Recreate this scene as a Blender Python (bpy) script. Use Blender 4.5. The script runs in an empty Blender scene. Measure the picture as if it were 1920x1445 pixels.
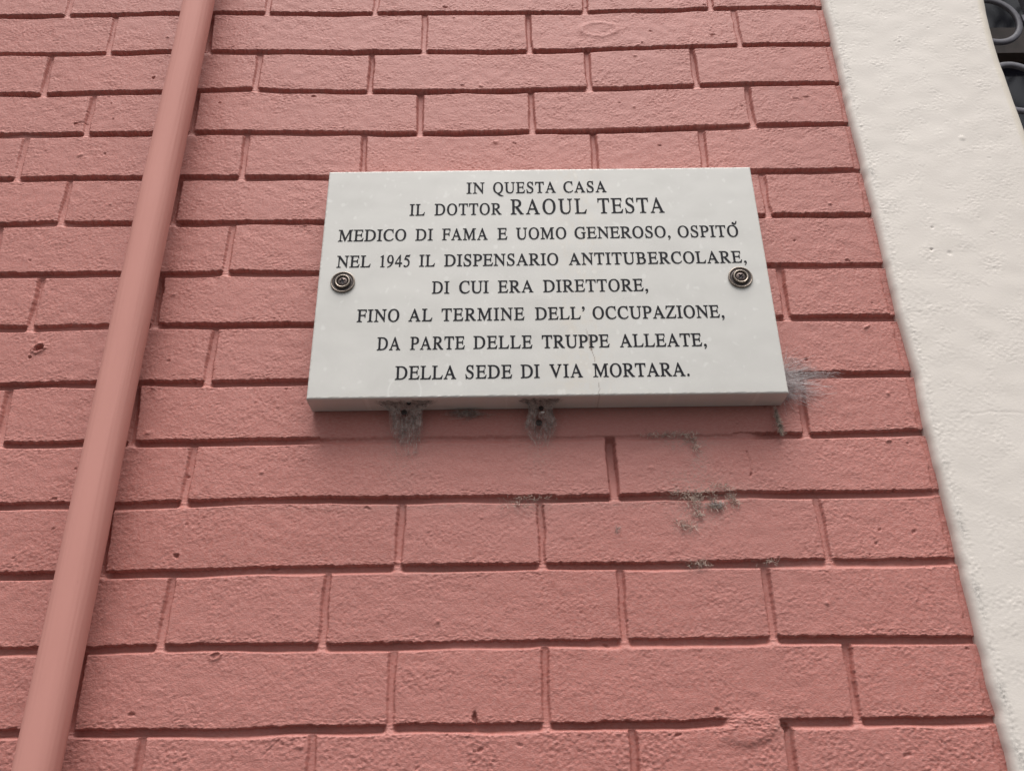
import bpy, bmesh, math, random
import numpy as np
from mathutils import Matrix, Vector

C = bpy.context.scene.collection
scene = bpy.context.scene
rng = np.random.default_rng(11)
random.seed(5)

# ------------------------------------------------------------------ camera
cam_data = bpy.data.cameras.new('camera')
cam = bpy.data.objects.new('camera', cam_data)
C.objects.link(cam)
cam_data.sensor_fit = 'HORIZONTAL'
cam_data.sensor_width = 36.0
cam_data.lens = 30.0
cam_data.clip_start = 0.02
cam_data.clip_end = 500.0
RIGHT = Vector((0.999912, 0.002469, -0.013057))
UP = Vector((0.012818, -0.438272, 0.898751))
FWD = Vector((0.003504, 0.898839, 0.438265))
M3 = Matrix((RIGHT, UP, -FWD)).transposed()
cam.matrix_world = Matrix.Translation((0.0, -0.8305, 1.6)) @ M3.to_4x4()
scene.camera = cam

# ------------------------------------------------------------------ sky, sun, exposure
SUN_EL, SUN_AZ = math.radians(69), math.radians(3)     # high over the street and a little to the right, behind thin cloud
world = bpy.data.worlds.new('World')
scene.world = world
world.use_nodes = True
wn = world.node_tree.nodes
wl = world.node_tree.links
wn.clear()
sky = wn.new('ShaderNodeTexSky')
sky.sky_type = 'NISHITA'
sky.sun_disc = False
sky.sun_elevation = SUN_EL
sky.sun_rotation = math.radians(180) - SUN_AZ
sky.dust_density = 4.0
hsv = wn.new('ShaderNodeHueSaturation')
hsv.inputs['Saturation'].default_value = 0.18            # overcast: the blue is veiled by cloud
bg = wn.new('ShaderNodeBackground')
bg.inputs['Strength'].default_value = 0.085
wo = wn.new('ShaderNodeOutputWorld')
wl.new(sky.outputs[0], hsv.inputs['Color'])
wl.new(hsv.outputs[0], bg.inputs['Color'])
wl.new(bg.outputs[0], wo.inputs['Surface'])

sun_data = bpy.data.lights.new('sun', 'SUN')
sun_data.energy = 2.3
sun_data.angle = math.radians(48)
sun_data.color = (1.0, 0.97, 0.93)
sun = bpy.data.objects.new('sun', sun_data)
C.objects.link(sun)
to_sun = Vector((math.sin(SUN_AZ) * math.cos(SUN_EL), -math.cos(SUN_AZ) * math.cos(SUN_EL), math.sin(SUN_EL)))
sun.rotation_euler = to_sun.to_track_quat('Z', 'Y').to_euler()
sun.location = (0, -4, 8)

scene.view_settings.view_transform = 'Standard'
scene.view_settings.look = 'None'
scene.view_settings.gamma = 1.0
scene.view_settings.exposure = 0.76

# ------------------------------------------------------------------ helpers
def link(o, parent=None, label=None, cat=None, group=None, kind=None):
    C.objects.link(o)
    if parent is not None:
        o.parent = parent
    if label: o['label'] = label
    if cat: o['category'] = cat
    if group: o['group'] = group
    if kind: o['kind'] = kind
    return o

def empty(name, loc, label, cat, group=None):
    o = bpy.data.objects.new(name, None)
    o.empty_display_size = 0.02
    o.location = loc
    return link(o, None, label, cat, group)

def under(o, parent):
    """parent o without moving it (parents here are only translated)"""
    o.parent = parent
    o.matrix_parent_inverse = Matrix.Translation(parent.location).inverted()
    return o

def mesh_np(name, verts, faces, mat, smooth=True, attrs=None):
    """mesh from numpy arrays; faces is (n,3) or (n,4)"""
    me = bpy.data.meshes.new(name)
    verts = np.ascontiguousarray(verts, np.float32)
    faces = np.ascontiguousarray(faces, np.int32)
    n, k = faces.shape
    me.vertices.add(len(verts)); me.vertices.foreach_set('co', verts.ravel())
    me.loops.add(n * k); me.loops.foreach_set('vertex_index', faces.ravel())
    me.polygons.add(n)
    me.polygons.foreach_set('loop_start', np.arange(0, n * k, k, dtype=np.int32))
    me.polygons.foreach_set('loop_total', np.full(n, k, np.int32))
    me.polygons.foreach_set('use_smooth', np.full(n, smooth, bool))
    if attrs:
        for an, av in attrs.items():
            a = me.attributes.new(an, 'FLOAT', 'POINT')
            a.data.foreach_set('value', np.ascontiguousarray(av, np.float32).ravel())
    me.update(calc_edges=True)
    mats = mat if isinstance(mat, (list, tuple)) else [mat]
    for m in mats: me.materials.append(m)
    return bpy.data.objects.new(name, me)

def grid_faces(nz, nx, flip=False):
    i = np.arange(nz - 1)[:, None] * nx + np.arange(nx - 1)[None, :]
    i = i.ravel()
    f = np.stack([i, i + 1, i + nx + 1, i + nx], 1)
    return f[:, ::-1] if flip else f

def sstep(t):
    t = np.clip(t, 0, 1)
    return t * t * (3 - 2 * t)

class Noise2:
    """band-limited random field over a rectangle, unit variance, sampled bilinearly"""
    def __init__(self, x0, x1, z0, z1, step, lx, lz, sharp=2.0, seed=0):
        r = np.random.default_rng(seed)
        nx, nz = int((x1 - x0) / step) + 2, int((z1 - z0) / step) + 2
        F = np.fft.rfft2(r.standard_normal((nz, nx)))
        fz = np.fft.fftfreq(nz, step)[:, None]; fx = np.fft.rfftfreq(nx, step)[None, :]
        q = np.sqrt((fx * lx) ** 2 + (fz * lz) ** 2)
        F *= q ** 0.6 * np.exp(-q ** sharp)
        a = np.fft.irfft2(F, s=(nz, nx))
        self.a = (a - a.mean()) / a.std()
        self.o = (x0, z0, step)
    def __call__(self, X, Z):
        x0, z0, st = self.o
        nz, nx = self.a.shape
        u = (X - x0) / st; v = (Z - z0) / st
        i = np.floor(u).astype(np.int32); j = np.floor(v).astype(np.int32); fu = u - i; fv = v - j
        i %= nx; j %= nz; i1 = (i + 1) % nx; j1 = (j + 1) % nz
        a = self.a
        return (a[j, i] * (1 - fu) + a[j, i1] * fu) * (1 - fv) + (a[j1, i] * (1 - fu) + a[j1, i1] * fu) * fv

def noise1(x, wl, seed):
    r = np.random.default_rng(seed)
    n = int(12 / wl) + 8
    a = r.standard_normal(n)
    u = np.mod((x + 6) / wl, n - 2); i = u.astype(int); f = u - i; f = f * f * (3 - 2 * f)
    return a[i] * (1 - f) + a[i + 1] * f

def mat_new(name):
    m = bpy.data.materials.new(name); m.use_nodes = True
    nt = m.node_tree
    b = nt.nodes['Principled BSDF']
    return m, nt, b

def nd(nt, typ, **kw):
    n = nt.nodes.new(typ)
    for k, v in kw.items():
        if k in n.inputs.keys(): n.inputs[k].default_value = v
        else: setattr(n, k, v)
    return n

def ramp(nt, fac, stops):
    r = nt.nodes.new('ShaderNodeValToRGB')
    e = r.color_ramp.elements
    while len(e) < len(stops): e.new(0.5)
    for i, (p, c) in enumerate(stops):
        e[i].position = p
        e[i].color = (*c, 1) if len(c) == 3 else c
    nt.links.new(fac, r.inputs[0])
    return r.outputs[0]

def mixc(nt, fac, a, b, mode='MIX'):
    m = nt.nodes.new('ShaderNodeMix'); m.data_type = 'RGBA'; m.blend_type = mode
    for sock, v in ((m.inputs[0], fac), (m.inputs[6], a), (m.inputs[7], b)):
        if hasattr(v, 'links'): nt.links.new(v, sock)
        elif isinstance(v, (int, float)): sock.default_value = v
        else: sock.default_value = (*v, 1)
    return m.outputs[2]

def noise_tex(nt, scale, detail=4, rough=0.55, stretch=(1, 1, 1), dist=0.0):
    tc = nt.nodes.new('ShaderNodeNewGeometry')
    mp = nt.nodes.new('ShaderNodeMapping'); mp.inputs['Scale'].default_value = stretch
    nt.links.new(tc.outputs['Position'], mp.inputs['Vector'])
    n = nt.nodes.new('ShaderNodeTexNoise')
    n.inputs['Scale'].default_value = scale; n.inputs['Detail'].default_value = detail
    n.inputs['Roughness'].default_value = rough; n.inputs['Distortion'].default_value = dist
    nt.links.new(mp.outputs[0], n.inputs['Vector'])
    return n.outputs[0]

def bump(nt, b, h, strength, dist):
    n = nt.nodes.new('ShaderNodeBump')
    n.inputs['Strength'].default_value = strength; n.inputs['Distance'].default_value = dist
    nt.links.new(h, n.inputs['Height']); nt.links.new(n.outputs[0], b.inputs['Normal'])

def attr(nt, name):
    a = nt.nodes.new('ShaderNodeAttribute'); a.attribute_name = name
    return a.outputs['Fac']

def mul(nt, a, b):
    m = nt.nodes.new('ShaderNodeMath'); m.operation = 'MULTIPLY'
    for s, v in ((m.inputs[0], a), (m.inputs[1], b)):
        if hasattr(v, 'links'): nt.links.new(v, s)
        else: s.default_value = v
    return m.outputs[0]

# ------------------------------------------------------------------ materials
def make_wall_mat():
    m, nt, b = mat_new('pink_masonry_paint')
    c1 = ramp(nt, noise_tex(nt, 9, 5, 0.6), [(0.3, (0.392, 0.130, 0.105)), (0.7, (0.446, 0.156, 0.128))])
    c2 = mixc(nt, ramp(nt, noise_tex(nt, 260, 3, 0.6, (1, 1, 1.8)), [(0.35, (0, 0, 0)), (0.75, (1, 1, 1))]), c1, (0.46, 0.205, 0.180))
    c2 = mixc(nt, mul(nt, ramp(nt, noise_tex(nt, 3.2, 4, 0.6, (1, 1, 1.4)), [(0.42, (0, 0, 0)), (0.68, (1, 1, 1))]), 0.45), c2, (0.425, 0.180, 0.158))      # faded patches
    c2 = mixc(nt, mul(nt, ramp(nt, noise_tex(nt, 24, 5, 0.7, (1, 1, 1.2), 0.8), [(0.60, (0, 0, 0)), (0.72, (1, 1, 1))]), 0.30), c2, (0.345, 0.112, 0.092))    # thinner paint
    dn = ramp(nt, noise_tex(nt, 330, 4, 0.7), [(0.42, (0, 0, 0)), (0.66, (1, 1, 1))])
    c3 = mixc(nt, mul(nt, attr(nt, 'dirt'), dn), c2, (0.275, 0.212, 0.182))
    nt.links.new(c3, b.inputs['Base Color'])
    b.inputs['Roughness'].default_value = 0.62
    b.inputs['Specular IOR Level'].default_value = 0.5
    bump(nt, b, noise_tex(nt, 560, 3, 0.6, (1, 1, 1.5)), 0.55, 0.0011)
    return m

def make_plaster_mat():
    m, nt, b = mat_new('white_plaster_paint')
    c1 = ramp(nt, noise_tex(nt, 7, 5, 0.6), [(0.3, (0.652, 0.596, 0.547)), (0.7, (0.705, 0.648, 0.598))])
    dn = ramp(nt, noise_tex(nt, 420, 4, 0.7), [(0.40, (0, 0, 0)), (0.62, (1, 1, 1))])
    c1 = mixc(nt, attr(nt, 'cream_tint'), c1, (0.64, 0.575, 0.485))  # cream tint on the right arris and return
    c2 = mixc(nt, mul(nt, attr(nt, 'dirt'), dn), c1, (0.27, 0.25, 0.235))
    nt.links.new(c2, b.inputs['Base Color'])
    b.inputs['Roughness'].default_value = 0.7
    bump(nt, b, noise_tex(nt, 420, 3, 0.55, (1, 1, 1.5)), 0.18, 0.0007)
    return m

def make_pipe_mat():
    m, nt, b = mat_new('pink_pipe_paint')
    c1 = ramp(nt, noise_tex(nt, 14, 4, 0.6, (1, 1, 0.25)), [(0.3, (0.500, 0.226, 0.192)), (0.7, (0.545, 0.254, 0.218))])
    sp = ramp(nt, noise_tex(nt, 150, 4, 0.7, (1, 1, 0.35)), [(0.68, (0, 0, 0)), (0.82, (1, 1, 1))])
    c2 = mixc(nt, mul(nt, sp, 0.5), c1, (0.40, 0.175, 0.150))
    nt.links.new(c2, b.inputs['Base Color'])
    b.inputs['Specular IOR Level'].default_value = 0.28
    b.inputs['Roughness'].default_value = 0.75
    bump(nt, b, noise_tex(nt, 260, 3, 0.6, (1, 1, 0.4)), 0.12, 0.0006)
    return m

def make_stone_mat():
    m, nt, b = mat_new('pale_limestone')
    c1 = ramp(nt, noise_tex(nt, 16, 7, 0.62, (1, 1, 1.3), 0.6), [(0.30, (0.548, 0.532, 0.503)), (0.52, (0.580, 0.564, 0.535)), (0.75, (0.606, 0.588, 0.556))])
    ch = ramp(nt, noise_tex(nt, 42, 6, 0.7, (1, 1, 1.2), 1.0), [(0.62, (0, 0, 0)), (0.74, (1, 1, 1))])
    c2 = mixc(nt, mul(nt, ch, 0.28), c1, (0.67, 0.66, 0.635))
    c3 = mixc(nt, attr(nt, 'warm'), c2, (0.60, 0.545, 0.475))
    c4 = mixc(nt, attr(nt, 'vein'), c3, (0.17, 0.105, 0.08))
    c5 = mixc(nt, attr(nt, 'chalk'), c4, (0.74, 0.73, 0.70))
    nt.links.new(c5, b.inputs['Base Color'])
    b.inputs['Roughness'].default_value = 0.42
    b.inputs['Specular IOR Level'].default_value = 0.4
    bump(nt, b, noise_tex(nt, 300, 3, 0.6), 0.05, 0.0004)
    return m

def simple_mat(name, col, rough=0.6, metal=0.0, var=0.15, scale=300):
    m, nt, b = mat_new(name)
    lo = tuple(c * (1 - var) for c in col); hi = tuple(min(1, c * (1 + var)) for c in col)
    nt.links.new(ramp(nt, noise_tex(nt, scale, 3, 0.6), [(0.35, lo), (0.65, hi)]), b.inputs['Base Color'])
    b.inputs['Roughness'].default_value = rough
    b.inputs['Metallic'].default_value = metal
    return m

M_WALL = make_wall_mat()
M_PLASTER = make_plaster_mat()
M_PIPE = make_pipe_mat()
M_STONE = make_stone_mat()
M_LETTER = simple_mat('charcoal_letter_paint', (0.014, 0.014, 0.018), 0.7, 0, 0.35, 500)
M_LETTER.node_tree.nodes['Principled BSDF'].inputs['Specular IOR Level'].default_value = 0.15
M_BRASS = simple_mat('aged_brass', (0.31, 0.265, 0.225), 0.40, 1.0, 0.2, 400)
M_PATINA = simple_mat('dark_brass_patina', (0.060, 0.050, 0.047), 0.42, 0.75, 0.3, 500)
M_RIM = simple_mat('dull_brass_rim', (0.25, 0.21, 0.18), 0.40, 1.0, 0.25, 500)
M_SCREW = simple_mat('dark_bronze_screw', (0.10, 0.080, 0.074), 0.42, 1.0, 0.2, 500)
M_SLOT = simple_mat('dark_screw_slot', (0.018, 0.015, 0.02), 0.7, 0, 0.3, 500)  # near-black colour for the faces of the cross recess
M_WEB = simple_mat('dusty_web', (0.37, 0.300, 0.275), 0.9, 0, 0.5, 250)
M_WEBDARK = simple_mat('web_hole_shade', (0.10, 0.075, 0.07), 0.9, 0, 0.4, 300)  # dark colour stands in for the shade inside the web holes
M_WEBPALE = simple_mat('pale_web', (0.44, 0.395, 0.395), 0.9, 0, 0.4, 250)
M_DUST = simple_mat('dust_fluff', (0.44, 0.355, 0.30), 0.95, 0, 0.55, 220)
M_IRON = simple_mat('grey_painted_iron', (0.105, 0.100, 0.120), 0.6, 0.0, 0.15, 120)
M_GLASS = simple_mat('dark_window_glass', (0.020, 0.020, 0.030), 0.12, 0, 0.3, 6)
M_FRAME = simple_mat('brown_window_wood', (0.060, 0.040, 0.034), 0.55, 0, 0.25, 40)
M_GROUND = simple_mat('asphalt', (0.055, 0.054, 0.052), 0.9, 0, 0.3, 60)
# measured wall geometry in metres: bed joints (x, z) from the top down, perpends (x at top, x at bottom)
ROWS = [
 [(-0.6933,2.5793),(-0.5470,2.5801),(-0.4740,2.5818),(-0.3882,2.5821),(-0.2292,2.5768),(-0.1266,2.5772),(-0.0282,2.5757),(0.0819,2.5746),(0.1797,2.5772),(0.2407,2.5766),(0.2704,2.5792),(0.3442,2.5809),(0.4376,2.5800)],
 [(-0.6757,2.5086),(-0.5562,2.5067),(-0.4619,2.5092),(-0.3905,2.5090),(-0.2237,2.5048),(-0.1238,2.5048),(-0.0281,2.5023),(0.0669,2.5032),(0.1621,2.5052),(0.2337,2.5065),(0.2985,2.5094),(0.3588,2.5094),(0.4307,2.5106)],
 [(-0.6575,2.4359),(-0.6109,2.4352),(-0.5419,2.4366),(-0.4500,2.4382),(-0.3924,2.4387),(-0.3342,2.4402),(-0.2880,2.4370),(-0.2183,2.4344),(-0.1211,2.4331),(-0.0280,2.4317),(0.0644,2.4334),(0.1571,2.4357),(0.2269,2.4372),(0.2899,2.4392),(0.3716,2.4399),(0.4343,2.4392)],
 [(-0.6402,2.3666),(-0.5507,2.3673),(-0.4604,2.3676),(-0.3822,2.3684),(-0.2806,2.3655),(-0.2129,2.3638),(-0.1406,2.3625),(-0.0731,2.3614),(0.0167,2.3618),(0.0842,2.3619),(0.2197,2.3651),(0.2925,2.3675),(0.3383,2.3698),(0.4287,2.3701)],
 [(-0.6228,2.2967),(-0.5358,2.2973),(-0.4478,2.2960),(-0.3823,2.2964),(-0.2948,2.2945),(-0.2291,2.2930),(0.3050,2.2952),(0.3708,2.2948),(0.4327,2.2952)],
 [(-0.6058,2.2287),(-0.5213,2.2290),(-0.4447,2.2279),(-0.3937,2.2276),(-0.3082,2.2263),(-0.2234,2.2258),(0.3047,2.2277),(0.3706,2.2277),(0.4365,2.2275)],
 [(-0.5878,2.1565),(-0.5057,2.1557),(-0.4440,2.1555),(-0.3919,2.1540),(-0.3305,2.1561),(-0.2277,2.1529),(0.3045,2.1561),(0.3688,2.1552),(0.4347,2.1555)],
 [(-0.5701,2.0852),(-0.5104,2.0854),(-0.4466,2.0861),(-0.3910,2.0864),(-0.3113,2.0853),(-0.2233,2.0845),(0.3044,2.0856),(0.3568,2.0860),(0.4367,2.0853)],
 [(-0.5520,2.0127),(-0.4946,2.0141),(-0.4426,2.0147),(-0.3789,2.0140),(-0.3019,2.0133),(-0.2244,2.0135),(0.3053,2.0139),(0.3635,2.0142),(0.4375,2.0146)],
 [(-0.5350,1.9444),(-0.4885,1.9442),(-0.4417,1.9448),(-0.4007,1.9436),(-0.3297,1.9441),(-0.2554,1.9449),(-0.1769,1.9444),(-0.0464,1.9446),(0.1034,1.9435),(0.1782,1.9445),(0.2663,1.9442),(0.3320,1.9433),(0.3884,1.9446),(0.4394,1.9459)],
 [(-0.5183,1.8776),(-0.4550,1.8773),(-0.4007,1.8759),(-0.3469,1.8776),(-0.2658,1.8784),(-0.1759,1.8795),(-0.0815,1.8786),(0.0086,1.8779),(0.0993,1.8781),(0.1716,1.8780),(0.2478,1.8788),(0.3386,1.8785),(0.4367,1.8785)],
 [(-0.5005,1.8061),(-0.4447,1.8062),(-0.3962,1.8060),(-0.3270,1.8069),(-0.2400,1.8083),(-0.1684,1.8086),(-0.0794,1.8086),(0.0253,1.8080),(0.0949,1.8076),(0.1662,1.8071),(0.2381,1.8079),(0.2995,1.8083),(0.3608,1.8075),(0.4398,1.8082)],
 [(-0.4826,1.7344),(-0.4450,1.7344),(-0.4023,1.7344),(-0.3408,1.7353),(-0.2820,1.7354),(-0.2151,1.7348),(-0.1628,1.7347),(-0.0607,1.7344),(0.0063,1.7348),(0.0904,1.7345),(0.1589,1.7347),(0.2367,1.7353),(0.3123,1.7348),(0.3626,1.7339),(0.4367,1.7331)],
 [(-0.4645,1.6619),(-0.4443,1.6619),(-0.4003,1.6613),(-0.3358,1.6614),(-0.2715,1.6601),(-0.2234,1.6617),(-0.1573,1.6615),(-0.0916,1.6622),(-0.0191,1.6612),(0.0534,1.6618),(0.1517,1.6617),(0.1828,1.6632),(0.2665,1.6620),(0.3150,1.6620),(0.3800,1.6619),(0.4384,1.6627)],
]
PERP = [
 [(-0.6032,-0.6019),(-0.3277,-0.3271),(-0.1764,-0.1779),(0.1146,0.1113),(0.2885,0.2851)],
 [(-0.5346,-0.5314),(-0.4029,-0.3990),(-0.1089,-0.1081),(0.0327,0.0333),(0.3161,0.3165)],
 [(-0.6063,-0.6020),(-0.3274,-0.3265),(-0.1773,-0.1766),(0.1098,0.1097),(0.2510,0.2507)],
 [(-0.5350,-0.5325),(-0.4014,-0.3991),(-0.1106,-0.1089),(0.0331,0.0336),(0.3157,0.3151)],
 [(-0.6066,-0.6032),(-0.3280,-0.3264),(-0.1791,-0.1767),(0.1106,0.1102),(0.2483,0.2457)],
 [(-0.5365,-0.5340),(-0.4013,-0.4000),(0.3142,0.3143)],
 [(-0.6046,-0.5990),(-0.3273,-0.3274)],
 [(-0.5384,-0.5372),(-0.4006,-0.3982),(0.3162,0.3147)],
 [(-0.3281,-0.3285)],
 [(-0.5417,-0.5366),(-0.4032,-0.3979),(0.3152,0.3129)],
 [(-0.3309,-0.3328),(0.1051,0.1064)],
 [(-0.4061,-0.4014),(-0.1097,-0.1119),(0.0303,0.0305),(0.3114,0.3137)],
 [(-0.3312,-0.3332),(-0.1799,-0.1799),(0.1064,0.1065),(0.2486,0.2478)],
 [(-0.4048,-0.4027),(-0.1125,-0.1124),(0.0299,0.0302),(0.3158,0.3135)],
 [(-0.3353,-0.3357),(-0.1814,-0.1807),(0.1076,0.1071),(0.2491,0.2475)],
]

# ------------------------------------------------------------------ the pink brick wall
WALL_END = 0.452                    # runs a little way behind the plaster surround
SURROUND_X = 0.4385
def build_wall():
    xs = np.concatenate([np.arange(-3.0, -1.1, 0.008), np.arange(-1.1, -0.72, 0.002), np.arange(-0.72, WALL_END, 0.00095), [WALL_END]])
    xs = xs[np.concatenate([[True], np.diff(xs) > 0.0004])]
    course = 0.0706
    rows = [np.array(r) for r in ROWS]
    # the same bond carried on above, below and to the left of what was measured
    allrows = []
    for k in range(-20, 38):
        if 0 <= k < 14:
            r = rows[k]; base = np.interp(xs, r[:, 0], r[:, 1])
            left = xs < r[0, 0]
            base = base + np.where(left, 0.0008 * noise1(xs, 0.2, 300 + k) * np.minimum(1, (r[0, 0] - xs) / 0.1), 0)
        else:
            z0 = (rows[0][:, 1].mean() + course * (-k)) if k < 0 else (rows[13][:, 1].mean() - course * (k - 13))
            base = z0 + 0.0012 * noise1(xs, 0.22, 300 + k)
        # blunt the corners of the polyline a little, then add hand-laid waver
        base = base + 0.00018 * noise1(xs, 0.018, 500 + k) + 0.0002 * noise1(xs, 0.05, 900 + k)
        allrows.append((k, base))
    zc = sorted(float(b.mean()) for _, b in allrows)
    # z samples: dense about the joints
    zs = [np.arange(0.0, 1.30, 0.010), np.arange(1.30, 1.58, 0.002)]
    z = 1.58; fine = []
    while z < 2.64:
        d = min(abs(z - c) for c in zc)
        fine.append(z); z += 0.00062 if d < 0.0095 else 0.00115
    zs += [np.array(fine), np.arange(2.64, 2.95, 0.002), np.arange(2.95, 4.6, 0.010)]
    zs = np.sort(np.concatenate(zs))
    zs = zs[np.concatenate([[True], np.diff(zs) > 0.0003])]
    nx, nz = len(xs), len(zs)
    X = np.broadcast_to(xs[None, :], (nz, nx)); Z = np.broadcast_to(zs[:, None], (nz, nx))
    dep = np.zeros((nz, nx))
    rough = np.ones((nz, nx))
    rowz = np.array([b for _, b in allrows])            # (row, x) descending z

    # perpends
    perps = {}
    for i, c in enumerate(PERP):
        perps[i] = [(a, b, 1.0) for a, b in c]
    for i in range(-19, 38):
        L = perps.setdefault(i, [])
        if not 0 <= i < 15:
            odd = i % 2
            xx = 0.3150 if odd else 0.2490
            big = [0.282, 0.1425] if odd else [0.1405, 0.2855]
            q = 0
            while xx > -2.95:
                L.append((xx, xx, 1.0)); xx -= big[q % 2]; q += 1
        else:
            xx = min([a for a, b, w in L] + ([-0.33] if i in (8, 10) else []))
            wide = True
            for _ in range(16):
                nxt = 0.281 if (round((xx - 0.03) / 0.14) % 3) else 0.141
                wide = not wide
                xx -= 0.281 if wide else 0.141
                if xx < -0.72: L.append((xx, xx, 1.0))
    extra = {5: [(-0.110, -0.110), (0.033, 0.033)], 6: [(0.108, 0.108)], 7: [(-0.110, -0.110), (0.031, 0.031)], 9: [(-0.111, -0.111), (0.031, 0.031)]}
    for i, L in extra.items():
        perps[i] += [(a, b, 0.55) for a, b in L]

    n1 = Noise2(0, 1.3, 0, 1.3, 0.0007, 0.0030, 0.0019, 2, 1)
    ngr = n1(X + 0.4, Z + 0.2)
    # each brick sits a hair in or out of the plane
    index_of = {k: n for n, (k, _) in enumerate(allrows)}
    rr = np.random.default_rng(77)
    for i in range(-19, 38):
        n_top, n_bot = index_of.get(i - 1), index_of.get(i)
        if n_top is None or n_bot is None: continue
        zt, zb = rowz[n_top], rowz[n_bot]
        a0, a1 = np.searchsorted(zs, zb.min() - 0.004), np.searchsorted(zs, zt.max() + 0.006)
        zz = zs[a0:a1, None]
        inside = ((zz > zb[None, :]) & (zz <= zt[None, :]))
        t = np.clip((zt[None, :] - zz) / (zt - zb)[None, :], 0, 1)
        off = np.zeros(nx); tilt = np.zeros(nx)
        cuts = sorted([(a + b) / 2 for a, b, w in perps[i]])
        for s in range(len(cuts) + 1):
            lo = cuts[s - 1] if s else -9; hi = cuts[s] if s < len(cuts) else 9
            m = (xs >= lo) & (xs < hi)
            off[m] = rr.normal(0, 0.00035); tilt[m] = rr.normal(0, 0.0007)
        dep[a0:a1] += np.where(inside, (off + 0 * tilt)[None, :] + tilt[None, :] * (t - 0.5), 0)
        for q, (a, b, w) in enumerate(perps[i]):
            sel = (xs > min(a, b) - 0.02) & (xs < max(a, b) + 0.02)
            if not sel.any(): continue
            cx = a + (b - a) * t[:, sel]
            ed = 0.00032 * noise1(zs[a0:a1], 0.014, 4000 + i * 40 + q)[:, None] + ngr[a0:a1][:, sel] * 0.0003
            wid = 0.0006 * noise1(zs[a0:a1], 0.025, 9000 + i * 40 + q)[:, None]
            dx = np.abs(xs[None, sel] - cx + ed)
            half = 0.0039 + 0.7 * wid
            dmax = min(0.0078, max(0.0042, 0.0060 + 0.0011 * rr.normal())) * w
            if i == 10 and a > 0: dmax = 0.0105; half = half + 0.0008
            if -0.41 < a < -0.39 : dmax = 0.0100
            prof = dmax * (1 - sstep((dx - half + 0.0016) / 0.0026))
            prof *= inside[:, sel] * (1.05 - 0.50 * t[:, sel] ** 3) * (1 - 0.35 * sstep((0.08 - t[:, sel]) / 0.08))
            dep[a0:a1, sel] = np.maximum(dep[a0:a1, sel], prof)
            rough[a0:a1, sel] *= 1 - 0.7 * np.clip(prof / 0.0035, 0, 1)

    # bed joints
    for n, (k, c) in enumerate(allrows):
        a0, a1 = np.searchsorted(zs, c.min() - 0.014), np.searchsorted(zs, c.max() + 0.009)
        if a1 <= a0: continue
        S = zs[a0:a1, None] - c[None, :]
        top = 0.0031 + 0.0003 * noise1(xs, 0.004, 1200 + k) + 0.00022 * noise1(xs, 0.030, 1400 + k) + 0.0003 * noise1(xs, 0.0017, 1500 + k)
        low = -0.0024 + 0.0004 * noise1(xs, 0.045, 1600 + k)
        D = 0.0073 + 0.0010 * noise1(xs, 0.07, 1700 + k)
        if k == 13:      # mortar smeared over the joint here
            D = D * (1 - 0.95 * sstep((xs - 0.186) / 0.012) * (1 - sstep((xs - 0.2405) / 0.006)))
        if k == 9:       # joint half filled behind the plaque's shadow
            D = D * (1 - 0.68 * sstep((xs + 0.23) / 0.05) * (1 - sstep((xs - 0.25) / 0.02)))
        for (a, b, w) in perps.get(k, []):
            D = D * (1 - 0.74 * w * np.exp(-((xs - b) / 0.0056) ** 4))
        lip = 0.0044 + 0.0008 * noise1(xs, 0.05, 1800 + k)
        soft = np.where((k == 9) & (xs > -0.2) & (xs < 0.235), 0.0045, 0.0006)[None, :]
        d = D[None, :] * sstep((top[None, :] - S) / soft) * (1 - sstep((low[None, :] - S) / lip[None, :]) ** 0.8)
        dep[a0:a1] = np.maximum(dep[a0:a1], d)
        rough[a0:a1] *= 1 - 0.75 * np.clip(d / 0.004, 0, 1)

    # a shallow rebate where the bricks stop beside the plaster surround
    edge = 0.4305 + 0.0007 * noise1(zs, 0.02, 61)[:, None] + 0.0006 * noise1(zs, 0.006, 62)[:, None]
    dep = np.maximum(dep, 0.0028 * sstep((xs[None, :] - edge) / 0.002) * (0.75 + 0.25 * noise1(zs, 0.05, 63)[:, None]))

    # thick, stippled masonry paint
    n2 = Noise2(0, 1.5, 0, 1.5, 0.004, 0.020, 0.014, 2, 2)
    n3 = Noise2(0, 1.7, 0, 1.7, 0.006, 0.055, 0.035, 2, 3)
    n4 = Noise2(0, 1.3, 0, 1.3, 0.0008, 0.0055, 0.0030, 2, 4)
    amp = np.clip(0.95 + 0.28 * n3(X, Z), 0.35, 1.6)
    low_band = sstep((1.672 - Z) / 0.012)                # coarser render on the lowest course in sight
    under_plaque = sstep((X + 0.19) / 0.03) * (1 - sstep((X - 0.27) / 0.02)) * sstep((Z - 1.905) / 0.03) * (Z < 1.99)
    amp = amp * (1 + 0.35 * low_band) * (1 - 0.7 * under_plaque)
    g4 = n4(X, Z)
    dep -= rough * (amp * (0.000135 * n1(X, Z) + (0.00010 + 0.00004 * low_band) * g4) + 0.00013 * n2(X, Z))
    dep += rough * 0.0008 * amp * sstep((n4(X + 0.7, Z + 0.31) - 1.9) / 1.2) * (0.25 + 1.1 * low_band)
    del g4, ngr

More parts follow.
